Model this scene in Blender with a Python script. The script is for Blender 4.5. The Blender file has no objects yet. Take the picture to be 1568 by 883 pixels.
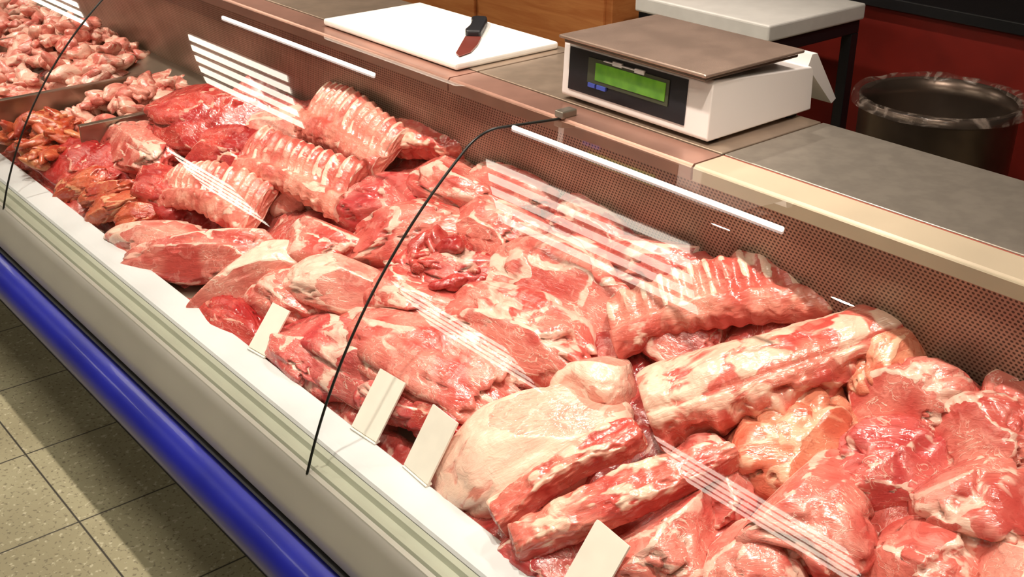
import bpy, bmesh, math, random
import numpy as np
from mathutils import Vector, Matrix, Euler
S=bpy.context.scene
try: S.view_settings.view_transform='Standard'
except Exception: pass
H=1.85
# ------------------------------------------------------------ camera
pitch=math.radians(26); yaw=math.radians(39.6)
f=Vector((math.sin(yaw)*math.cos(pitch),math.cos(yaw)*math.cos(pitch),-math.sin(pitch)))
r=Vector((math.cos(yaw),-math.sin(yaw),0)); u=r.cross(f)
cd=bpy.data.cameras.new('camera'); cam=bpy.data.objects.new('camera',cd); S.collection.objects.link(cam)
M=Matrix((r,u,-f)).transposed().to_4x4(); M.translation=Vector((0,0,H)); cam.matrix_world=M
cd.sensor_width=36; cd.lens=36*1776/1568; cd.clip_start=.02
S.camera=cam
# ------------------------------------------------------------ node helpers
def new_mat(name):
    m=bpy.data.materials.new(name); m.use_nodes=True
    nt=m.node_tree; nt.nodes.clear()
    out=nt.nodes.new('ShaderNodeOutputMaterial'); b=nt.nodes.new('ShaderNodeBsdfPrincipled')
    nt.links.new(b.outputs[0],out.inputs[0]); return m,nt,b,out
def mixc(nt,fac,a,b):
    n=nt.nodes.new('ShaderNodeMix'); n.data_type='RGBA'
    for s,v in ((0,fac),(6,a),(7,b)):
        if hasattr(v,'links'): nt.links.new(v,n.inputs[s])
        elif s==0: n.inputs[0].default_value=v
        else: n.inputs[s].default_value=(*v,1)
    return n.outputs[2]
def math_(nt,op,a,b=0.0,clamp=False):
    n=nt.nodes.new('ShaderNodeMath'); n.operation=op; n.use_clamp=clamp
    for s,v in ((0,a),(1,b)):
        if hasattr(v,'links'): nt.links.new(v,n.inputs[s])
        else: n.inputs[s].default_value=v
    return n.outputs[0]
def ramp(nt,x,lo,hi,a=0.0,b=1.0):
    n=nt.nodes.new('ShaderNodeMapRange'); n.interpolation_type='SMOOTHSTEP'
    nt.links.new(x,n.inputs[0])
    for i,v in ((1,lo),(2,hi),(3,a),(4,b)): n.inputs[i].default_value=v
    return n.outputs[0]
def noise(nt,vec,scale,detail=3,rough=.55,dist=0.0):
    n=nt.nodes.new('ShaderNodeTexNoise'); n.inputs['Scale'].default_value=scale
    n.inputs['Detail'].default_value=detail; n.inputs['Roughness'].default_value=rough
    n.inputs['Distortion'].default_value=dist
    if vec is not None: nt.links.new(vec,n.inputs['Vector'])
    return n.outputs[0]
def mapping(nt,vec,sc,ro=(0,0,0)):
    n=nt.nodes.new('ShaderNodeMapping'); n.inputs['Scale'].default_value=sc; n.inputs['Rotation'].default_value=ro
    nt.links.new(vec,n.inputs['Vector']); return n.outputs[0]
def bump(nt,b,h,st,dist):
    n=nt.nodes.new('ShaderNodeBump'); n.inputs['Strength'].default_value=st; n.inputs['Distance'].default_value=dist
    nt.links.new(h,n.inputs['Height']); nt.links.new(n.outputs[0],b.inputs['Normal'])
def objco(nt): return nt.nodes.new('ShaderNodeTexCoord').outputs['Object']
def simple(name,col,rough=.5,metal=0.0,var=.12,scale=8,bmp=0.0,bscale=60,coat=0.0):
    m,nt,b,o=new_mat(name); co=objco(nt)
    n=noise(nt,co,scale,2)
    c2=tuple(min(1,c*(1+var)) for c in col); c1=tuple(c*(1-var) for c in col)
    nt.links.new(mixc(nt,ramp(nt,n,.3,.7),c1,c2),b.inputs['Base Color'])
    b.inputs['Roughness'].default_value=rough; b.inputs['Metallic'].default_value=metal
    b.inputs['Coat Weight'].default_value=coat
    if bmp>0: bump(nt,b,noise(nt,co,bscale,3),bmp,.002)
    return m
def emit(name,col,st):
    m=bpy.data.materials.new(name); m.use_nodes=True; nt=m.node_tree; nt.nodes.clear()
    o=nt.nodes.new('ShaderNodeOutputMaterial'); e=nt.nodes.new('ShaderNodeEmission')
    e.inputs[0].default_value=(*col,1); e.inputs[1].default_value=st; nt.links.new(e.outputs[0],o.inputs[0]); return m
# ------------------------------------------------------------ materials
def meat_mat(name,lean,lean2,fat,amount=.0,vein=.5,scale=1.0,rough=(.14,.30)):
    m,nt,b,o=new_mat(name); co=objco(nt)
    oi=nt.nodes.new('ShaderNodeObjectInfo')
    off=nt.nodes.new('ShaderNodeVectorMath'); off.operation='SCALE'
    cmb=nt.nodes.new('ShaderNodeCombineXYZ')
    for i in range(3): nt.links.new(oi.outputs['Random'],cmb.inputs[i])
    nt.links.new(cmb.outputs[0],off.inputs[0]); off.inputs['Scale'].default_value=37.0
    ad=nt.nodes.new('ShaderNodeVectorMath'); nt.links.new(co,ad.inputs[0]); nt.links.new(off.outputs[0],ad.inputs[1])
    v=ad.outputs[0]
    at=nt.nodes.new('ShaderNodeAttribute'); at.attribute_name='fat'
    big=noise(nt,v,9*scale,2,.5,.6)
    fib=noise(nt,mapping(nt,v,(14,70,70)),2.2*scale,3,.6,.8)
    leanc=mixc(nt,ramp(nt,big,.36,.62),lean,lean2)
    dark=(lean[0]*.62,lean[1]*.40,lean[2]*.42)
    leanc=mixc(nt,ramp(nt,fib,.48,.74,0,.42),leanc,dark)
    light=(min(1,lean2[0]*1.12),min(.7,lean2[1]*1.65),min(.6,lean2[2]*1.7))
    md=noise(nt,v,26*scale,3,.55,.9)
    leanc=mixc(nt,ramp(nt,md,.52,.72,0,.5),leanc,light)
    vn=noise(nt,mapping(nt,v,(1,1.9,1.4)),15*scale,3,.55,1.6)
    va=math_(nt,'ABSOLUTE',math_(nt,'SUBTRACT',vn,.5))
    vl=ramp(nt,va,.003,.016,1,0)
    msk=ramp(nt,big,.47,.55)
    veins=math_(nt,'MULTIPLY',math_(nt,'MULTIPLY',vl,msk),vein)
    fn=noise(nt,mapping(nt,v,(1,1.6,1.2)),12*scale,3,.55,.9)
    fm=ramp(nt,math_(nt,'ADD',math_(nt,'ADD',fn,amount),math_(nt,'MULTIPLY',at.outputs['Fac'],.34)),.65,.75)
    tot=math_(nt,'MAXIMUM',veins,math_(nt,'MULTIPLY',fm,.88),True)
    fatc=mixc(nt,ramp(nt,md,.40,.68),fat,tuple(a*.5+b_*.5 for a,b_ in zip(lean2,fat)))
    nt.links.new(mixc(nt,tot,leanc,fatc),b.inputs['Base Color'])
    nt.links.new(ramp(nt,md,.35,.65,*rough),b.inputs['Roughness'])
    b.inputs['Specular IOR Level'].default_value=.85
    hh=math_(nt,'ADD',math_(nt,'MULTIPLY',fib,.45),math_(nt,'ADD',math_(nt,'MULTIPLY',md,1.0),math_(nt,'MULTIPLY',tot,.3)))
    bump(nt,b,hh,.45,.006)
    return m
FAT=(.92,.65,.53)
MM={
'chunk':meat_mat('pork_lean',(.57,.078,.065),(.78,.235,.185),FAT,.015,.8),
'red':meat_mat('veal_red',(.53,.045,.050),(.72,.155,.135),FAT,-.02,.7),
'beef':meat_mat('beef_dark',(.40,.019,.021),(.57,.065,.052),(.86,.46,.35),-.06,.6),
'pale':meat_mat('pork_fatty',(.66,.15,.12),(.83,.33,.26),(.93,.69,.56),.02,.7),
'ham':meat_mat('ham_skin',(.76,.28,.21),(.87,.44,.34),(.94,.68,.54),.04,.3),
'belly':meat_mat('belly_fat',(.63,.13,.075),(.79,.29,.18),(.90,.55,.38),.00,.5),
'loin':meat_mat('pork_loin_meat',(.58,.075,.060),(.78,.225,.165),(.93,.66,.51),.0,.5),
'rack':meat_mat('pork_rib_meat',(.63,.11,.085),(.80,.29,.215),(.94,.73,.59),-.01,.35),
'marin':meat_mat('marinated_steak',(.46,.040,.020),(.62,.13,.060),(.80,.38,.21),-.03,.5,1.3),
}
MM['strip']=MM['loin']; MM['slab']=MM['loin']
chicken=meat_mat('poultry_pink',(.64,.14,.11),(.82,.31,.24),(.91,.59,.47),.02,.3,1.5)
marin=meat_mat('marinated_meat',(.42,.032,.015),(.58,.11,.045),(.74,.30,.13),-.04,.3,1.5)
heapm=meat_mat('dark_meat_filler',(.36,.030,.028),(.54,.10,.08),FAT,-.03,.5)  # darkened so the gaps between cuts look shaded
white_metal=simple('white_enamel_rail',(.66,.68,.70),.35,0,.06,5)
silver=simple('silver_profile',(.52,.51,.46),.38,.3,.05,3)
greygreen=simple('grey_profile',(.38,.40,.32),.45,.1,.08,4)
blue=simple('blue_bumper_plastic',(.005,.010,.25),.36,0,.1,5,coat=.15)
black=simple('black_plastic',(.012,.012,.014),.4,0,.1)
rubber=simple('gasket_black',(.006,.008,.006),.35)
steel=simple('brushed_steel',(.34,.30,.25),.38,.75,.08,30)
steel2=simple('worktop_steel_warm',(.42,.32,.24),.33,.7,.10,22)
redreflsteel=simple('sill_steel_red_reflection',(.46,.25,.19),.28,.6,.10,10)  # red-brown tone stands in for reflections in the steel
beige=simple('sill_enamel',(.46,.38,.27),.35,.1,.06,6)
innersteel=simple('tray_steel',(.36,.29,.23),.3,.85,.1,12)
plas_white=simple('cutting_board_plastic',(.82,.80,.75),.45,0,.04,12,.15,90)
scale_white=simple('scale_housing',(.78,.73,.70),.4,0,.03,4)
tagm=simple('price_card',(.88,.84,.75),.5,0,.03,20)
def wood_mat():
    m,nt,b,o=new_mat('wood_veneer'); co=objco(nt)
    n=noise(nt,mapping(nt,co,(3,1.2,14)),3,5,.6,.7)
    nt.links.new(mixc(nt,ramp(nt,n,.3,.7),(.46,.15,.04),(.58,.23,.07)),b.inputs['Base Color']); b.inputs['Roughness'].default_value=.45
    return m
wood=wood_mat()
redm=simple('red_panel',(.24,.014,.008),.5,0,.15,5)
darkw=simple('dark_wall_paint',(.03,.014,.010),.7,0,.2,4)
def perf_mat():
    m,nt,b,o=new_mat('perforated_steel'); co=objco(nt)
    sep=nt.nodes.new('ShaderNodeSeparateXYZ'); nt.links.new(co,sep.inputs[0])
    P=.0085
    y=math_(nt,'DIVIDE',sep.outputs[1],P); z=math_(nt,'DIVIDE',sep.outputs[2],P*.8)
    row=math_(nt,'FLOOR',z); par=math_(nt,'MULTIPLY',math_(nt,'PINGPONG',row,1.0),.5)
    fy=math_(nt,'SUBTRACT',math_(nt,'FRACT',math_(nt,'ADD',y,par)),.5)
    fz=math_(nt,'SUBTRACT',math_(nt,'FRACT',z),.5)
    d=math_(nt,'SQRT',math_(nt,'ADD',math_(nt,'MULTIPLY',fy,fy),math_(nt,'MULTIPLY',fz,fz)))
    hole=ramp(nt,d,.26,.36,1,0)
    base=mixc(nt,ramp(nt,noise(nt,co,6,3),.3,.7),(.34,.29,.23),(.49,.42,.34))
    nt.links.new(mixc(nt,hole,base,(.035,.025,.02)),b.inputs['Base Color'])
    nt.links.new(math_(nt,'MULTIPLY',math_(nt,'SUBTRACT',1.0,hole),.6),b.inputs['Metallic'])
    b.inputs['Roughness'].default_value=.42
    return m
perf=perf_mat()
def glass_mat():
    m=bpy.data.materials.new('clear_glass'); m.use_nodes=True; nt=m.node_tree; nt.nodes.clear()
    o=nt.nodes.new('ShaderNodeOutputMaterial'); t=nt.nodes.new('ShaderNodeBsdfTransparent'); g=nt.nodes.new('ShaderNodeBsdfGlossy')
    t.inputs[0].default_value=(.98,.99,.97,1); g.inputs['Roughness'].default_value=.0
    lw=nt.nodes.new('ShaderNodeLayerWeight'); lw.inputs[0].default_value=.5
    p=math_(nt,'POWER',lw.outputs['Facing'],4.0)
    fac=math_(nt,'ADD',math_(nt,'MULTIPLY',p,.85),.05,True)
    mx=nt.nodes.new('ShaderNodeMixShader'); nt.links.new(fac,mx.inputs[0]); nt.links.new(t.outputs[0],mx.inputs[1]); nt.links.new(g.outputs[0],mx.inputs[2])
    nt.links.new(mx.outputs[0],o.inputs[0]); return m
glass=glass_mat()
def tile_mat():
    m,nt,b,o=new_mat('terrazzo_tiles'); co=objco(nt)
    sep=nt.nodes.new('ShaderNodeSeparateXYZ'); nt.links.new(co,sep.inputs[0]); P=.397
    lines=[]
    for ax,o0 in ((0,.685),(1,2.578)):
        a=math_(nt,'FRACT',math_(nt,'DIVIDE',math_(nt,'SUBTRACT',sep.outputs[ax],o0-P*.5),P))
        lines.append(math_(nt,'ABSOLUTE',math_(nt,'SUBTRACT',a,.5)))
    mn=math_(nt,'MINIMUM',lines[0],lines[1]); g=ramp(nt,mn,.004,.009,1,0)
    sp=noise(nt,co,95,2,.5); sp2=noise(nt,co,60,2,.5)
    c=mixc(nt,ramp(nt,noise(nt,co,3,3),.3,.7),(.29,.26,.155),(.37,.34,.21))
    c=mixc(nt,ramp(nt,sp,.58,.66,0,.75),c,(.14,.12,.07)); c=mixc(nt,ramp(nt,sp2,.60,.68,0,.7),c,(.56,.52,.36))
    c=mixc(nt,g,c,(.035,.03,.02)); nt.links.new(c,b.inputs['Base Color']); b.inputs['Roughness'].default_value=.45
    return m
tiles=tile_mat()
ceilm=simple('ceiling_paint',(.36,.31,.23),.8,0,.05,3)
wallm=simple('wall_paint_warm',(.28,.20,.12),.8,0,.08,2)
# ------------------------------------------------------------ mesh helpers
def mk(name,verts,faces,mat,parent=None,smooth=False):
    me=bpy.data.meshes.new(name); me.from_pydata([tuple(v) for v in verts],[],faces); me.update()
    ob=bpy.data.objects.new(name,me); S.collection.objects.link(ob)
    if mat: me.materials.append(mat)
    if smooth: me.polygons.foreach_set('use_smooth',[True]*len(me.polygons))
    if parent: ob.parent=parent
    return ob
def empty(name):
    e=bpy.data.objects.new(name,None); S.collection.objects.link(e); e.empty_display_size=.1; return e
def box(name,x0,x1,y0,y1,z0,z1,mat,parent=None,bev=0.0,seg=3):
    bm=bmesh.new(); bmesh.ops.create_cube(bm,size=1)
    for v in bm.verts: v.co=Vector(((x0+x1)/2+v.co.x*(x1-x0),(y0+y1)/2+v.co.y*(y1-y0),(z0+z1)/2+v.co.z*(z1-z0)))
    if bev>0: bmesh.ops.bevel(bm,geom=bm.edges[:],offset=bev,segments=seg,profile=.5,affect='EDGES')
    me=bpy.data.meshes.new(name); bm.to_mesh(me); bm.free(); me.materials.append(mat)
    ob=bpy.data.objects.new(name,me); S.collection.objects.link(ob)
    if parent: ob.parent=parent
    return ob
def extr(name,prof,y0,y1,mat,parent=None,smooth=False,ang=40):
    n=len(prof); vs=[(x,y0,z) for x,z in prof]+[(x,y1,z) for x,z in prof]
    fs=[(i,(i+1)%n,n+(i+1)%n,n+i) for i in range(n)]+[tuple(range(n))[::-1],tuple(range(n,2*n))]
    ob=mk(name,vs,fs,mat,parent)
    bm=bmesh.new(); bm.from_mesh(ob.data); bmesh.ops.recalc_face_normals(bm,faces=bm.faces[:])
    if smooth:
        for fc in bm.faces: fc.smooth=True
        for e in bm.edges:
            if len(e.link_faces)==2 and e.calc_face_angle(0)>math.radians(ang): e.smooth=False
    bm.to_mesh(ob.data); bm.free(); return ob
def tube(name,pts,rad,mat,parent=None,res=3):
    cu=bpy.data.curves.new(name,'CURVE'); cu.dimensions='3D'; cu.bevel_depth=rad; cu.bevel_resolution=res; cu.use_fill_caps=True
    sp=cu.splines.new('POLY'); sp.points.add(len(pts)-1)
    for p,q in zip(sp.points,pts): p.co=(*q,1)
    ob=bpy.data.objects.new(name+'_c',cu); S.collection.objects.link(ob)
    dg=bpy.context.evaluated_depsgraph_get(); me=bpy.data.meshes.new_from_object(ob.evaluated_get(dg))
    bpy.data.objects.remove(ob); me.name=name; me.materials.clear(); me.materials.append(mat)
    o=bpy.data.objects.new(name,me); S.collection.objects.link(o)
    me.polygons.foreach_set('use_smooth',[True]*len(me.polygons))
    if parent: o.parent=parent
    return o
# ------------------------------------------------------------ room
XA,XB,YA,YB,ZC=-4.0,4.6,-3.0,11.0,2.9
mk('floor',[(XA,YA,0),(XB,YA,0),(XB,YB,0),(XA,YB,0)],[(0,1,2,3)],tiles)
box('ceiling',XA,XB,YA,YB,ZC,ZC+.1,ceilm)
box('wall_left',XA-.1,XA,YA,YB,0,ZC,wallm)
box('wall_right',XB,XB+.1,YA,YB,0,ZC,darkw)
box('wall_far',XA,XB,YB,YB+.1,0,ZC,wallm)
box('wall_near',XA,XB,YA-.1,YA,0,ZC,wallm)
lamp=emit('fluorescent_tube_glow',(1,.91,.76),11.5)
refl=simple('lamp_reflector',(.85,.83,.78),.3,0,.02)
def fixture(cx,cy):
    e=empty('ceiling_light_fixture')
    box('housing',cx-.33,cx+.33,cy-.62,cy+.62,ZC-.035,ZC,refl,e,.004)
    for i in range(5):
        x=cx-.25+i*.125
        box('tube_%d'%(i+1),x-.036,x+.036,cy-.56,cy+.56,ZC-.045,ZC-.037,lamp,e)
for cx,cys in ((.45,(.2,2.99,5.75,8.7)),(-2.0,(.6,2.68,4.95,8.2))):
    for cy in cys: fixture(cx,cy)
track=empty('added_track_spotlights')  # unseen spots, added to brighten the meat, scale and staff side
box('added_track_rail_1',.955,.985,-1,7,ZC-.03,ZC,refl,track)
box('added_track_rail_2',2.285,2.315,-1,7,ZC-.03,ZC,refl,track)
SP=[((.97,yy,2.74),(1.34,yy-.05,.80),122,64) for yy in (-.3,.75,1.7,2.65,3.6,4.6,5.6)]
SP+=[((2.30,.9,2.74),(1.75,1.3,1.15),50,80),((2.30,2.4,2.74),(2.0,2.4,1.0),75,95),((2.30,4.2,2.74),(2.9,3.9,.8),70,95),((2.30,1.3,2.74),(3.5,1.8,.7),55,90)]
for i,(p,tgt,en,sz) in enumerate(SP):
    p=Vector(p); tgt=Vector(tgt); d=(tgt-p).normalized()
    tube('added_spot_stem_%d'%(i+1),[(p.x,p.y,ZC-.03),(p.x,p.y,2.80)],.008,refl,track)
    tube('added_spot_can_%d'%(i+1),[tuple(p-d*.09),tuple(p+d*.0)],.045,refl,track,5)
    ld=bpy.data.lights.new('added_spot_lamp','SPOT'); ld.energy=en; ld.color=(1,.88,.77); ld.spot_size=math.radians(sz); ld.spot_blend=.6; ld.shadow_soft_size=.035
    lo=bpy.data.objects.new('added_spot_lamp_%d'%(i+1),ld); S.collection.objects.link(lo); lo.parent=track
    lo.location=p+d*.02; lo.rotation_euler=d.to_track_quat('-Z','Y').to_euler()
# ------------------------------------------------------------ display case
case=empty('refrigerated_display_case')
Y0,Y1=-1.6,7.0
prof=[]; x,z=.856,.579; n=60; ds=.69/n
for i in range(n):
    prof.append((x,z)); th=math.radians(72-(72-38)*((i+.5)/n)); x+=ds*math.cos(th); z+=ds*math.sin(th)
n=90; ds=.085/n
for i in range(n):
    prof.append((x,z)); th=math.radians(38-42*((i+.5)/n)); x+=ds*math.cos(th); z+=ds*math.sin(th)
n=10; ds=(1.485-x)/n
for i in range(n+1):
    prof.append((x,z)); x+=ds; z-=ds*.09
GP=prof
def pane(name,ya,yb):
    n=len(GP); vs=[(x,ya,z) for x,z in GP]+[(x,yb,z) for x,z in GP]
    mk(name,vs,[(i,i+1,n+i+1,n+i) for i in range(n-1)],glass,case,True)
seams=[-.07,1.64,3.353,5.06]
ys=[Y0]+seams+[Y1]
for i in range(len(ys)-1): pane('glass_pane_%d'%(i+1),ys[i]+.002,ys[i+1]-.002)
for i,sy in enumerate(seams):
    tube('glass_joint_%d'%(i+1),[(x,sy,z) for x,z in GP],.0028,rubber,case)
    box('glass_clamp_%d'%(i+1),1.475,1.515,sy-.012,sy+.012,1.148,1.163,steel,case,.003)
extr('silver_front_profile',[(.868,.583),(.858,.583),(.851,.572),(.848,.555),(.840,.52),(.834,.49),(.831,.462),(.838,.450),(.95,.450),(.95,.555),(.868,.56)],Y0,Y1,silver,case,True)
extr('grey_channel_profile',[(.868,.58),(.872,.588),(.880,.589),(.884,.583),(.898,.583),(.903,.592),(.913,.596),(.913,.56),(.868,.56)],Y0,Y1,greygreen,case)
extr('white_rail',[(.914,.56),(.914,.597),(.918,.603),(.93,.606),(.97,.611),(.984,.613),(.988,.609),(.988,.56)],Y0,Y1,white_metal,case,True,30)
extr('dark_strip',[(.825,.449),(.95,.449),(.95,.435),(.832,.435)],Y0,Y1,black,case)  # black strip between silver profile and bumper
bl=[]
for i in range(15):
    a=math.radians(78+ (258-78)*i/14); bl.append((.842+.072*math.cos(a)*1.0,.372+.066*math.sin(a)))
extr('blue_bumper',bl+[(.95,.306),(.95,.436)],Y0,Y1,blue,case,True)
extr('lower_body',[(.95,.0),(1.84,.0),(1.84,1.10),(1.66,1.10),(1.66,.55),(.95,.55)],Y0,Y1,black,case)
extr('display_deck',[(.989,.56),(1.60,.80),(1.655,.80),(1.655,.55),(.989,.55)],Y0,Y1,innersteel,case)
pb=mk('perforated_back_panel',[(0,Y0,0),(0,Y1,0),(.10,Y1,-.34),(.10,Y0,-.34)],[(0,1,2,3)],perf,case); pb.location=(1.505,0,1.130)
CT=1.151
def sill(name,ya,yb,mat):
    extr(name,[(1.478,1.12),(1.478,1.143),(1.484,1.149),(1.557,1.149),(1.557,1.12)],ya,yb,mat,case)
sill('front_sill_1',Y0,1.285,beige); sill('front_sill_2',1.29,2.005,redreflsteel); sill('front_sill_3',2.01,Y1,redreflsteel)
box('counter_red_edge',1.5575,1.5605,Y0,1.287,1.118,CT-.002,simple('red_trim',(.28,.05,.03),.4),case)
box('counter_top_1',1.561,1.85,Y0,1.286,1.118,CT,steel,case,.002)
box('counter_top_2',1.561,1.85,1.291,2.003,1.118,CT,steel2,case,.002)
box('counter_top_3',1.561,1.85,2.009,Y1,1.118,CT,steel2,case,.002)
tl=emit('crest_reflection_glow',(1,.90,.80),1.8)  # glowing strips at the glass crest stand in for a reflected light line
for i,(a,b_) in enumerate(((.985,1.625),(2.10,2.81),(3.6,4.4),(-.8,0))):
    tube('crest_reflection_%d'%(i+1),[(1.347,a,1.1605),(1.347,b_,1.1605)],.0042,tl,case,1)
# ------------------------------------------------------------ numpy noise
def h3(ix,iy,iz,s):
    n=(ix*374761393+iy*668265263+iz*2147483647+s*974634777)&0xffffffff
    n=((n^(n>>13))*1274126177)&0xffffffff
    n=(n^(n>>16))&0xffffffff
    n=(n*2246822519)&0xffffffff; n=n^(n>>15)
    return (n&0xffffff)/float(0xffffff)
def vn(p,s=0):
    p=p+1000.0; i=np.floor(p).astype(np.int64); q=p-i; q=q*q*q*(q*(q*6-15)+10)
    ix,iy,iz=i[:,0],i[:,1],i[:,2]; a,b,c=q[:,0],q[:,1],q[:,2]
    def L(u,v,t): return u+(v-u)*t
    return L(L(L(h3(ix,iy,iz,s),h3(ix+1,iy,iz,s),a),L(h3(ix,iy+1,iz,s),h3(ix+1,iy+1,iz,s),a),b),
             L(L(h3(ix,iy,iz+1,s),h3(ix+1,iy,iz+1,s),a),L(h3(ix,iy+1,iz+1,s),h3(ix+1,iy+1,iz+1,s),a),b),c)
def setfat(me,a):
    at=me.attributes.new('fat','FLOAT','POINT'); at.data.foreach_set('value',np.clip(a,-.6,1).astype(np.float32))
_ico={}
def ico(sub):
    if sub not in _ico:
        bm=bmesh.new(); bmesh.ops.create_icosphere(bm,subdivisions=sub,radius=1); bm.verts.ensure_lookup_table()
        _ico[sub]=(np.array([v.co[:] for v in bm.verts]),[tuple(v.index for v in fc.verts) for fc in bm.faces]); bm.free()
    return _ico[sub]
def Sf(X,Y=0):
    a=.64+.55*(X-1); b=.69+.16*(X-1); t=min(max((Y-3.1)/.35,0),1); return a*(1-t)+b*t
SL=math.atan(.55); NRM=Vector((-math.sin(SL),0,math.cos(SL)))
NAMES={'chunk':'pork_shoulder_cut','red':'veal_cut','beef':'beef_cut','pale':'pork_leg_cut','ham':'ham_joint','belly':'pork_belly_slab','loin':'pork_loin_rack','rack':'rib_rack','strip':'spare_rib_strip','slab':'rib_slab','marin':'marinated_steak'}
def place(ob,a,b,sink):
    ax=(b-a); ax.normalize(); z=NRM-ax*NRM.dot(ax); z.normalize(); y=z.cross(ax)
    m=Matrix((ax,y,z)).transposed().to_4x4(); m.translation=(a+b)/2-z*sink; ob.matrix_world=m
def blobmesh(name,kind,L,W,Hh,seed,sub=5):
    V,F=ico(sub); V=V.copy(); s=seed
    rs=np.random.RandomState(seed)
    base=V.copy()
    e=.78; W3=np.sign(V)*np.abs(V)**e; W3/=np.power((np.abs(W3)**3).sum(1),1/3.)[:,None]
    P=.55*W3+.45*V
    q=base*1.0+rs.rand(3)*50
    sm=.25 if kind=='ham' else (.7 if kind=='pale' else 1.0)
    n1=vn(q*1.15,s); n2=vn(q*2.3+7,s+1); n3=vn(q*4.6,s+2); n4=vn(q*9,s+3)
    qw=q*1.25+ (np.stack([vn(q*2,s+5),vn(q*2+9,s+6),vn(q*2+17,s+7)],1)-.5)*.9
    m1=np.abs(vn(qw,s+9)-.5); m2=np.abs(vn(qw*1.9+3,s+10)-.5)
    c1=np.exp(-(m1/.030)**2); c2=np.exp(-(m2/.028)**2)*(n1>.42)
    rr=1+.42*(n1-.5)+.20*(n2-.5)*(.4+.6*sm)+sm*(.05*(n3-.5)+.02*(n4-.5)-.22*c1-.12*c2)
    P=P*rr[:,None]
    P[:,2]=np.where(P[:,2]<-.45,-.45+(P[:,2]+.45)*.3,P[:,2])
    fat=.6*np.exp(-(m1/.06)**2)+.35*np.exp(-(m2/.05)**2)+.5*np.clip((n2-.58)*4,0,1)*(base[:,2]>-.2)
    if kind in('ham','pale'): fat=.4*np.exp(-(m1/.06)**2)+.8*np.clip((n1+.25*base[:,2]-.45)*4,0,1)
    if kind in('beef','marin'): fat*=.55
    ncut={'ham':1,'belly':1}.get(kind,2)
    for c in range(ncut):
        a=rs.rand()*6.28; el=(.15+.65*rs.rand()) if c else (.5+.6*rs.rand())
        nrm=np.array([math.cos(a)*math.cos(el),math.sin(a)*math.cos(el),math.sin(el)])
        proj=P@nrm; t=np.max(proj)*(.60+.18*rs.rand()); d=proj-t
        P=P-nrm[None,:]*(np.maximum(d,0)*.90)[:,None]
        rim=np.exp(-((d+.01)/.045)**2); inside=np.clip(d/.07,0,1)
        fat=fat*(1-inside)+(-.15)*inside+rim*.9
    P[:,1]*=1+(rs.rand()-.5)*.5*P[:,0]
    P[:,1]+=(rs.rand()-.5)*.5*P[:,0]**2; P[:,2]-=.18*P[:,0]**2
    P*=np.array([L/2,W/2,Hh/2])
    me=bpy.data.meshes.new(name); me.from_pydata(P.tolist(),[],F); me.update()
    me.polygons.foreach_set('use_smooth',[True]*len(me.polygons)); setfat(me,fat)
    me.materials.append(MM[kind]); ob=bpy.data.objects.new(name,me); S.collection.objects.link(ob); return ob
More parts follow.
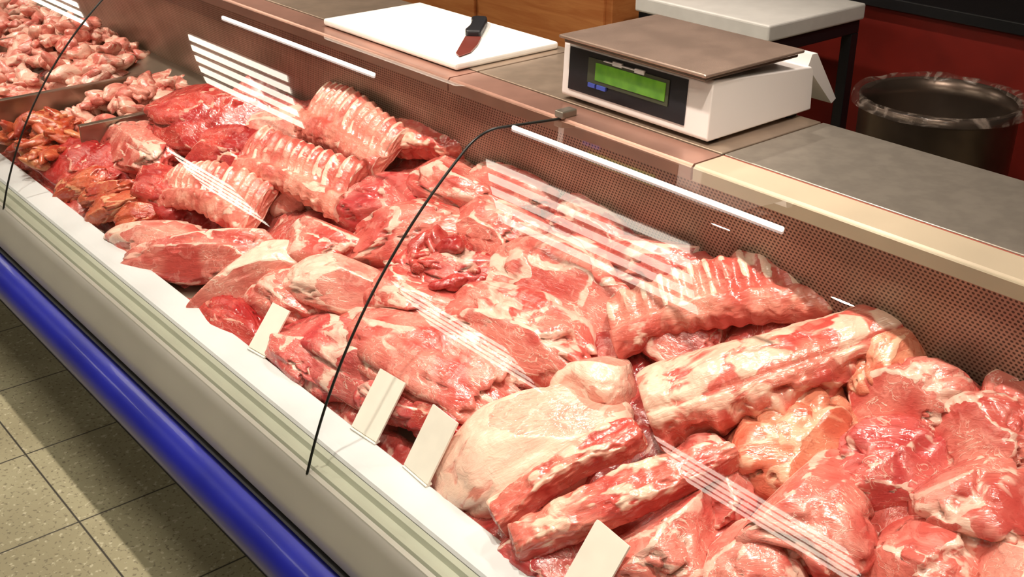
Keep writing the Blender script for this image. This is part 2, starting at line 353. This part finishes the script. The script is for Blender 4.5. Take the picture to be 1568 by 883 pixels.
def sweep(name,kind,L,W,Hh,seed,ribs=11):
    nu,nv=190,96; rs=np.random.RandomState(seed)
    verts=[];fat=[];faces=[]
    ts=np.linspace(0,1,nu); ph=np.linspace(0,2*np.pi,nv,endpoint=False)
    ex={'rack':.5,'loin':.85,'strip':.5,'slab':.55}[kind]
    cy=np.sign(np.cos(ph))*np.abs(np.cos(ph))**ex; cz=np.sign(np.sin(ph))*np.abs(np.sin(ph))**ex
    U,_=np.meshgrid(ts,ph,indexing='ij')
    CY=np.broadcast_to(cy,(nu,nv)).copy(); CZ=np.broadcast_to(cz,(nu,nv)).copy()
    pts=np.stack([U.ravel()*L*22,CY.ravel()*1.5,CZ.ravel()*1.5],1)+rs.rand(3)*60
    n1=(vn(pts*.45,seed)-.5).reshape(nu,nv); n2=(vn(pts*1.3,seed+1)-.5).reshape(nu,nv); n3=(vn(pts*3.2,seed+2)-.5).reshape(nu,nv); n4=(vn(pts*7,seed+3)-.5).reshape(nu,nv)
    endr=1-.08*np.exp(-U/.012)-.08*np.exp(-(1-U)/.012)
    top=np.clip(CZ,0,1)**.5*(CZ>0.25); fr=np.clip(-CY-.55,0,1)/.45
    k=ribs
    skew=U+CY*.02+n1*.05+.012*CY**2+.02*np.sin(U*9+rs.rand()*6)
    rib=.5+.5*np.sin(2*np.pi*k*skew+rs.rand()*6)
    rad=1+.16*n1+(.07 if kind in('loin','strip') else .13)*n2+(.02 if kind=='strip' else .05)*n3+.02*n4
    Y=CY*W/2*rad*endr*(1+.10*np.sin(U*5+rs.rand()*6)); Z=CZ*Hh/2*rad*endr
    if kind=='rack':
        rmask=1/(1+np.exp(-(CY+.25+n1*.6)*9))
        pk=np.clip((rib-.60)*4.0,0,1)
        Z+=top*(rib-.5)*.007*rmask; Y+=np.abs(CY)**3*np.sign(CY)*(rib-.5)*.006
        F=top*rmask*(.10+.72*pk*(.8+.8*n2))+top*(1-rmask)*(.15+.7*n2)+(1-top)*.2*rib
        Z+=-(CY**2)*.018+ .02*np.sin(U*np.pi)
        Z+=np.clip(CY,0,1)*.03 - .012*np.exp(-((CY+.25)/.12)**2)*top
    elif kind=='loin':
        bony=fr*(CZ<.6)
        Y-=bony*(rib-.4)*.005; Y-=bony*n2*.03; Z+=bony*n3*.015
        F=np.clip((CZ+.35*CY)*1.6,0,1)*(.68+.7*n2)*(1-bony)+bony*(.05+.35*rib+.5*n3)
        Z+=.015*np.sin(U*np.pi*1.3)
        groove=np.exp(-((CY+.55)/.07)**2)*(CZ>0); Z-=groove*.006; F-=groove*.5
    else:
        bony=(np.abs(CY)>.6)
        Y+=np.sign(CY)*((rib-.5)*.0015+n3*.003); Z+=top*(n3*.003+n2*.008)
        F=top*(.35+1.5*n2)+bony*(.0+.2*rib+.3*n3)
        Z+=.012*np.sin(U*np.pi)
        Y*=(1-.35*np.clip((U-.8)*5,0,1)**2); Y*=1+.25*np.sin(U*4+rs.rand()*6)
    X=(U-.5)*L+ .01*n1
    bendy=(rs.rand()-.5)*.05; Y=Y+bendy*np.sin(U*np.pi)
    verts=np.stack([X,Y,Z],2).reshape(-1,3).tolist(); fat=F.ravel().tolist()
    for i in range(nu-1):
        for j in range(nv):
            j2=(j+1)%nv; faces.append((i*nv+j,i*nv+j2,(i+1)*nv+j2,(i+1)*nv+j))
    for end in (0,1):
        i0=0 if end==0 else nu-1; ring=[i0*nv+j for j in range(nv)]
        base=np.array([verts[q] for q in ring]); c=base.mean(0); prev=ring; sgn=-1 if end==0 else 1
        for t in (.93,.86,.78,.6,.4,.2,.08):
            st=len(verts)
            for j in range(nv):
                p=c+(base[j]-c)*t; p[0]+=sgn*(.004*(1-t)+.003*math.sin(j*.4+t*9)*t*(1-t)*3); verts.append(p.tolist())
                fat.append(.95 if t>.84 else (.2 if t>.7 else -.15))
            new=list(range(st,st+nv))
            for j in range(nv):
                j2=(j+1)%nv; q=(prev[j],prev[j2],new[j2],new[j]); faces.append(q if end==1 else q[::-1])
            prev=new
        faces.append(tuple(prev) if end==1 else tuple(prev[::-1]))
    me=bpy.data.meshes.new(name); me.from_pydata(verts,[],faces); me.update()
    bm=bmesh.new(); bm.from_mesh(me); bmesh.ops.recalc_face_normals(bm,faces=bm.faces[:]); bm.to_mesh(me); bm.free()
    me.polygons.foreach_set('use_smooth',[True]*len(me.polygons)); setfat(me,np.array(fat)); me.materials.append(MM[kind])
    ob=bpy.data.objects.new(name,me); S.collection.objects.link(ob); return ob
MEAT=[
('chunk',1.059,1.065,1.139,.918,.16,.13,0),('chunk',1.121,.907,1.182,.792,.15,.11,0),('chunk',1.222,.909,1.294,.738,.18,.14,.01),
('chunk',1.272,.716,1.294,.584,.14,.12,0),('chunk',1.332,.701,1.400,.559,.14,.12,.01),('red',1.346,.851,1.403,.688,.14,.11,0),
('chunk',1.440,.890,1.521,.728,.13,.12,.01),('chunk',1.446,.730,1.510,.606,.14,.12,.01),('chunk',1.530,.734,1.567,.622,.11,.10,0),
('pale',1.285,.563,1.334,.474,.12,.11,0),
('belly',1.30,1.03,1.41,.86,.20,.13,-.01),('loin',1.275,1.17,1.60,.895,.14,.12,.03),('belly',1.475,.93,1.57,.84,.12,.09,0),
('rack',1.365,1.35,1.60,1.06,.12,.055,.015),('chunk',1.50,1.52,1.56,1.26,.13,.10,0),('strip',.995,1.235,1.225,1.14,.06,.055,.03),
('strip',.985,1.17,1.27,.97,.065,.055,.03),('red',.985,1.26,1.02,1.06,.12,.09,-.02),('ham',1.005,1.41,1.235,1.27,.19,.14,.005),
('ham',1.28,1.38,1.275,1.25,.11,.10,-.005),('chunk',1.145,1.94,1.17,1.44,.17,.13,.01),('chunk',1.265,1.75,1.305,1.37,.16,.12,0),
('chunk',1.38,1.75,1.405,1.36,.18,.11,0),('red',1.29,1.97,1.35,1.68,.11,.07,0),('pale',1.11,2.19,1.235,1.90,.12,.09,.005),
('red',1.05,2.07,1.075,1.65,.14,.09,0),('red',1.015,2.09,1.045,1.82,.12,.07,0),('beef',1.055,1.62,1.09,1.46,.08,.07,-.01),
('chunk',.985,2.71,1.165,2.35,.14,.09,0),('pale',.995,2.39,1.19,2.24,.13,.09,.005),('pale',1.0,2.86,1.09,2.56,.12,.08,0),
('chunk',1.20,2.35,1.27,2.09,.14,.10,0),('chunk',1.285,2.13,1.42,1.91,.15,.10,.005),('red',1.34,2.32,1.435,2.05,.14,.10,0),
('chunk',1.48,2.17,1.495,1.86,.13,.09,0),('rack',1.505,2.64,1.475,2.24,.16,.045,.03),('rack',1.33,2.70,1.365,2.25,.15,.045,.02),
('rack',1.155,2.86,1.22,2.47,.14,.045,.01),('slab',1.545,2.34,1.58,2.07,.11,.07,.01),('chunk',1.535,2.02,1.55,1.71,.11,.07,0),
('beef',1.325,3.28,1.375,2.81,.20,.10,.02),('beef',1.295,2.93,1.335,2.65,.15,.09,.01),('chunk',1.185,3.36,1.225,3.0,.16,.09,.01),
('beef',1.05,3.60,1.105,3.15,.18,.08,.0),('beef',1.13,3.09,1.15,2.77,.14,.09,0),('pale',1.44,2.88,1.44,2.55,.14,.08,0),
('chunk',1.425,1.94,1.46,1.71,.12,.08,0),('beef',.99,2.40,1.005,2.11,.10,.05,-.01),('red',1.05,1.76,1.065,1.56,.08,.06,-.005),
('chunk',1.545,1.72,1.55,1.51,.11,.08,0),('chunk',1.21,1.96,1.265,1.70,.13,.09,0),('chunk',1.21,1.08,1.265,.93,.13,.09,-.02),
('chunk',1.12,.72,1.18,.56,.16,.12,0),('chunk',1.27,.52,1.33,.36,.16,.12,-.01),('red',1.45,.52,1.52,.36,.15,.11,0),('ham',1.08,.46,1.2,.30,.17,.12,0),
('chunk',1.4,.25,1.5,.08,.17,.12,0),('chunk',1.1,.1,1.22,-.1,.17,.12,0),
('pale',1.30,2.56,1.36,2.42,.13,.09,-.02),('chunk',1.42,1.33,1.45,1.18,.13,.09,-.02),('red',1.17,1.40,1.22,1.28,.12,.09,-.03),
('chunk',1.08,2.28,1.13,2.06,.12,.09,-.01),('chunk',1.40,.60,1.45,.48,.12,.10,-.01),
('marin',1.01,3.16,1.12,3.04,.07,.05,.0),('marin',1.0,3.04,1.11,2.92,.08,.05,.005),('marin',1.02,2.93,1.10,2.83,.07,.05,0),('marin',.995,3.28,1.09,3.17,.08,.05,0),
]
for i,(k,ax,ay,bx,by,w,h,lift) in enumerate(MEAT):
    a=Vector((ax,ay,Sf(ax))); b=Vector((bx,by,Sf(bx))); L=(b-a).length
    if k in('rack','loin','strip','slab'):
        ob=sweep(NAMES[k],k,L*1.02,w,h,100+i,{'rack':12,'loin':13,'strip':9,'slab':7}[k])
    else: ob=blobmesh(NAMES[k],k,L*1.16,w*1.17,h*1.25,200+i*7)
    place(ob,a,b,h*.38-lift)
gx=np.linspace(.992,1.60,90); gy=np.linspace(-1.5,6.9,700)
GX,GY=np.meshgrid(gx,gy,indexing='ij'); p=np.stack([GX.ravel()*11,GY.ravel()*8,np.zeros(GX.size)],1)
n=vn(p,3)-.5; n2=vn(p*2.7,4)-.5; cr=np.exp(-(n/.04)**2)
zz=np.array([Sf(a,b) for a,b in zip(GX.ravel(),GY.ravel())])-.065+n*.05+n2*.025-cr*.012
zz=np.where(GX.ravel()<1.01,np.minimum(zz,.60),zz)
vv=np.stack([GX.ravel(),GY.ravel(),zz],1).tolist(); ny=len(gy)
fs=[(i*ny+j,(i+1)*ny+j,(i+1)*ny+j+1,i*ny+j+1) for i in range(len(gx)-1) for j in range(ny-1)]
hp=mk('meat_filler_bed',vv,fs,heapm,case,True); setfat(hp.data,cr*.6)  # filler heap under the cuts, its dark colour deepens shade in the gaps
def pile(name,x0,x1,y0,y1,cnt,sz,asp,mat,seed,h=.05,zb=None):
    rs=np.random.RandomState(seed); V0,F0=ico(3); vs=[];fs=[];ft=[]
    for i in range(cnt):
        q=V0*1.5+rs.rand(3)*40; nn=vn(q,seed+i); rr=1+.7*(nn-.5)
        P=V0*rr[:,None]*np.array([sz*asp,sz,sz*.7])*(0.7+.6*rs.rand())
        P[:,1]+=(rs.rand()-.5)*40*P[:,0]**2*.3
        R=np.array(Euler(((rs.rand()-.5)*1.4,(rs.rand()-.5)*1.2,rs.rand()*6.28)).to_matrix())
        X=x0+rs.rand()*(x1-x0);Y=y0+rs.rand()*(y1-y0)
        hump=max(0,1-((X-(x0+x1)/2)/((x1-x0)/2))**2)*max(0,1-((Y-(y0+y1)/2)/((y1-y0)/2))**2)
        P=P@R.T+np.array([X,Y,(Sf(X,Y) if zb is None else zb)-.03+rs.rand()*h*(.3+hump)+hump*h*.7])
        o=len(vs); vs+=P.tolist(); fs+=[(a+o,b+o,c+o) for a,b,c in F0]; ft+=(np.ones(len(V0))*rs.rand()*.8).tolist()
    ob=mk(name,vs,fs,mat,None,True); setfat(ob.data,np.array(ft))
pile('chicken_pieces_pile',1.18,1.60,3.88,4.55,130,.030,1.9,chicken,11,.08)
pile('diced_poultry_pile',1.16,1.58,3.42,3.74,80,.024,1.8,chicken,12,.04)
pile('minced_meat_pile',1.0,1.6,4.66,5.35,160,.030,1.8,chicken,13,.06)
pile('sausage_pile',1.0,1.18,3.42,3.76,48,.020,2.6,marin,15,.04)
pile('pink_chicken_pile',1.0,1.17,3.86,4.5,70,.028,1.8,chicken,16,.05)
pile('diced_beef_pile',1.27,1.38,1.70,1.95,30,.020,1.8,MM['beef'],17,.03)
pile('cubed_meat_pile',1.0,1.6,5.45,6.2,150,.03,1.6,chicken,18,.06)
for i,yy in enumerate((3.38,3.80,4.60,5.40)):
    xa=1.12 if i==0 else .99
    box('tray_divider_%d'%(i+1),xa,1.60,yy-.004,yy+.004,.60,.765,innersteel,case,.002)
    box('tray_rim_%d'%(i+1),xa,1.60,yy-.012,yy+.012,.765,.771,innersteel,case,.002)
# ------------------------------------------------------------ price cards
for yy,wid,ln,rz,tl_ in ((1.636,.078,.125,4,0),(1.463,.08,.125,-3,5),(2.06,.062,.11,7,-4),(1.03,.082,.12,-6,3)):
    e=empty('price_card_holder'); e.location=(.985,yy,.616); e.rotation_euler=(0,0,math.radians(rz))
    a=math.atan2(.10,.078)+math.radians(tl_); dx=ln*math.cos(a); dz=ln*math.sin(a); t=.004
    nx,nz=-math.sin(a)*t,math.cos(a)*t
    extr('card',[(0,0),(dx,dz),(dx+nx,dz+nz),(nx,nz)],-wid/2,wid/2,tagm,e)
    extr('clear_foot',[(-.007,-.003),(.007,-.002),(.007,.001),(-.007,0)],-wid/2,wid/2,tagm,e)
# ------------------------------------------------------------ scale
sc=empty('weighing_scale'); Z=CT
extr('body',[(1.569,Z+.008),(1.566,Z+.013),(1.572,Z+.115),(1.578,Z+.121),(1.86,Z+.098),(1.868,Z+.088),(1.872,Z+.01)],1.334,1.733,scale_white,sc)
b_=sc.children[0]; md=b_.modifiers.new('bevel','BEVEL'); md.width=.005; md.segments=3; md.limit_method='ANGLE'
for dx,dy in ((1.6,1.36),(1.83,1.36),(1.6,1.70),(1.83,1.70)): box('foot',dx-.015,dx+.015,dy-.015,dy+.015,Z,Z+.010,black,sc,.003)
def frontquad(name,ya,yb,za,zb,off,mat):
    def X(z): return 1.566+(z-.015)*(.006/.10)
    pr=[(X(za)-off,Z+za),(X(zb)-off,Z+zb),(X(zb)+.001,Z+zb),(X(za)+.001,Z+za)]
    return extr(name,pr,ya,yb,mat,sc)
frontquad('display_bezel',1.392,1.712,.026,.112,.002,simple('scale_black_panel',(.008,.006,.009),.3))
frontquad('display_frame',1.435,1.655,.052,.102,.004,simple('lcd_frame',(.05,.055,.03),.4))
def lcd():
    m,nt,b,o=new_mat('lcd_green'); co=objco(nt); n=noise(nt,co,30,2)
    c=mixc(nt,ramp(nt,n,.3,.7),(.06,.17,.008),(.10,.25,.015)); nt.links.new(c,b.inputs['Base Color']); nt.links.new(c,b.inputs['Emission Color']); b.inputs['Emission Strength'].default_value=.3; b.inputs['Roughness'].default_value=.2; return m
frontquad('lcd_screen',1.443,1.632,.060,.095,.0055,lcd())
lab=simple('scale_label',(.7,.7,.68),.5); blu=simple('blue_label',(.05,.08,.4),.5)
frontquad('label_1',1.50,1.525,.098,.106,.0065,lab); frontquad('label_2',1.56,1.585,.099,.107,.0065,lab); frontquad('label_3',1.51,1.61,.1015,.1035,.0068,lab)
frontquad('label_4',1.60,1.625,.044,.052,.0065,blu); frontquad('label_5',1.63,1.65,.044,.052,.0065,blu)
for dx,dy in ((1.62,1.40),(1.76,1.40),(1.62,1.66),(1.76,1.66)): box('pan_support',dx-.012,dx+.012,dy-.012,dy+.012,Z+.108,Z+.133,black,sc,.002)
box('pan_skirt',1.548,1.815,1.335,1.708,Z+.124,Z+.133,simple('pan_dark_edge',(.20,.15,.12),.35,.7),sc,.003)
box('weighing_pan',1.540,1.822,1.326,1.716,Z+.133,Z+.140,simple('pan_steel',(.40,.29,.23),.25,.55,.10,14),sc,.003)
extr('rear_display',[(1.862,Z+.095),(1.872,Z+.118),(1.888,Z+.118),(1.968,Z+.012),(1.955,Z+.004),(1.872,Z+.085)],1.345,1.42,scale_white,sc)
# ------------------------------------------------------------ cutting board + knife
box('cutting_board',1.522,1.828,2.035,2.60,CT+.0005,CT+.018,plas_white,None,.006)
kn=empty('kitchen_knife')
def flat(name,pts,z0,z1,mat):
    n=len(pts); vs=[(x,y,z0) for x,y in pts]+[(x,y,z1) for x,y in pts]
    o=mk(name,vs,[tuple(range(n))[::-1],tuple(range(n,2*n))]+[(i,(i+1)%n,n+(i+1)%n,n+i) for i in range(n)],mat,kn); return o
flat('blade',[(0,-.014),(.0,.016),(.06,.017),(.11,.012),(.14,-.004),(.12,-.013)],.002,.004,simple('stained_blade',(.26,.06,.045),.3,.5))
hd=flat('handle',[(0,-.014),(-.02,-.017),(-.05,-.013),(-.09,-.014),(-.115,-.020),(-.125,-.010),(-.122,.010),(-.10,.014),(-.05,.015),(0,.015)],.0,.018,black)
md=hd.modifiers.new('b','BEVEL'); md.width=.005; md.segments=3
kn.location=(1.69,2.19,CT+.019); kn.rotation_euler=(0,0,math.radians(-136)); kn.scale=(1.3,1.3,1)
# ------------------------------------------------------------ staff side background
wc=empty('wooden_base_cabinet')
box('carcass',2.9,3.5,2.95,7.5,0.0,1.15,wood,wc,.004)
for i in range(6): box('door_panel_%d'%(i+1),2.885,2.9,2.98+i*.75,3.70+i*.75,.06,1.12,wood,wc,.004)
bt=empty('butcher_block_table')
box('white_block',2.92,3.43,2.27,2.86,.945,1.0,plas_white,bt,.008)
box('dark_frame',2.93,3.42,2.28,2.85,.90,.945,black,bt,.004)
for i,(px,py) in enumerate(((2.95,2.30),(3.40,2.30),(2.95,2.83),(3.40,2.83))): box('leg_%d'%(i+1),px-.02,px+.02,py-.02,py+.02,0,.90,black,bt,.003)
box('lower_shelf',2.93,3.42,2.28,2.85,.25,.28,innersteel,bt)
rc=empty('red_wall_cabinet')
box('carcass',3.6,4.5,-1,3.3,0,.96,redm,rc,.004); box('dark_worktop',3.56,4.55,-1,3.32,.96,1.0,black,rc,.004)
box('kick',3.59,3.6,-1,3.3,0,.1,black,rc)
bn=empty('steel_bin_with_liner')
def lathe(name,prof,cx,cy,mat,seg=64,wob=0.0,seed=1):
    vs=[];fs=[];rs=np.random.RandomState(seed); phs=rs.rand(6)*6.28
    for k,(rr,z) in enumerate(prof):
        for j in range(seg):
            a=2*math.pi*j/seg; w=wob*(math.sin(a*5+phs[0]+k)+math.sin(a*11+phs[1]+k*1.7)*.6+math.sin(a*17+phs[2])*.4)
            vs.append((cx+(rr+w)*math.cos(a),cy+(rr+w)*math.sin(a),z+w*.6))
    for k in range(len(prof)-1):
        for j in range(seg): fs.append((k*seg+j,k*seg+(j+1)%seg,(k+1)*seg+(j+1)%seg,(k+1)*seg+j))
    return mk(name,vs,fs,mat,bn,True)
binm=simple('bin_dark_steel',(.15,.11,.085),.3,.8,.2,6)
lathe('drum',[(.0,.01),(.21,.01),(.225,.05),(.228,.40),(.232,.80),(.236,.83),(.232,.83),(.222,.78),(.21,.05),(0,.05)],3.17,1.80,binm)
def bag():
    m=bpy.data.materials.new('plastic_liner'); m.use_nodes=True; nt=m.node_tree; nt.nodes.clear()
    o=nt.nodes.new('ShaderNodeOutputMaterial'); t=nt.nodes.new('ShaderNodeBsdfTransparent'); g=nt.nodes.new('ShaderNodeBsdfPrincipled')
    g.inputs['Base Color'].default_value=(.45,.36,.30,1); g.inputs['Roughness'].default_value=.2
    n=noise(nt,objco(nt),14,3,.6,1.5); mx=nt.nodes.new('ShaderNodeMixShader'); nt.links.new(ramp(nt,n,.48,.7,.05,.6),mx.inputs[0])
    nt.links.new(t.outputs[0],mx.inputs[1]); nt.links.new(g.outputs[0],mx.inputs[2]); nt.links.new(mx.outputs[0],o.inputs[0]); return m
lathe('liner',[(.225,.825),(.232,.838),(.246,.842),(.256,.832),(.262,.815)],3.17,1.80,bag(),96,.003)
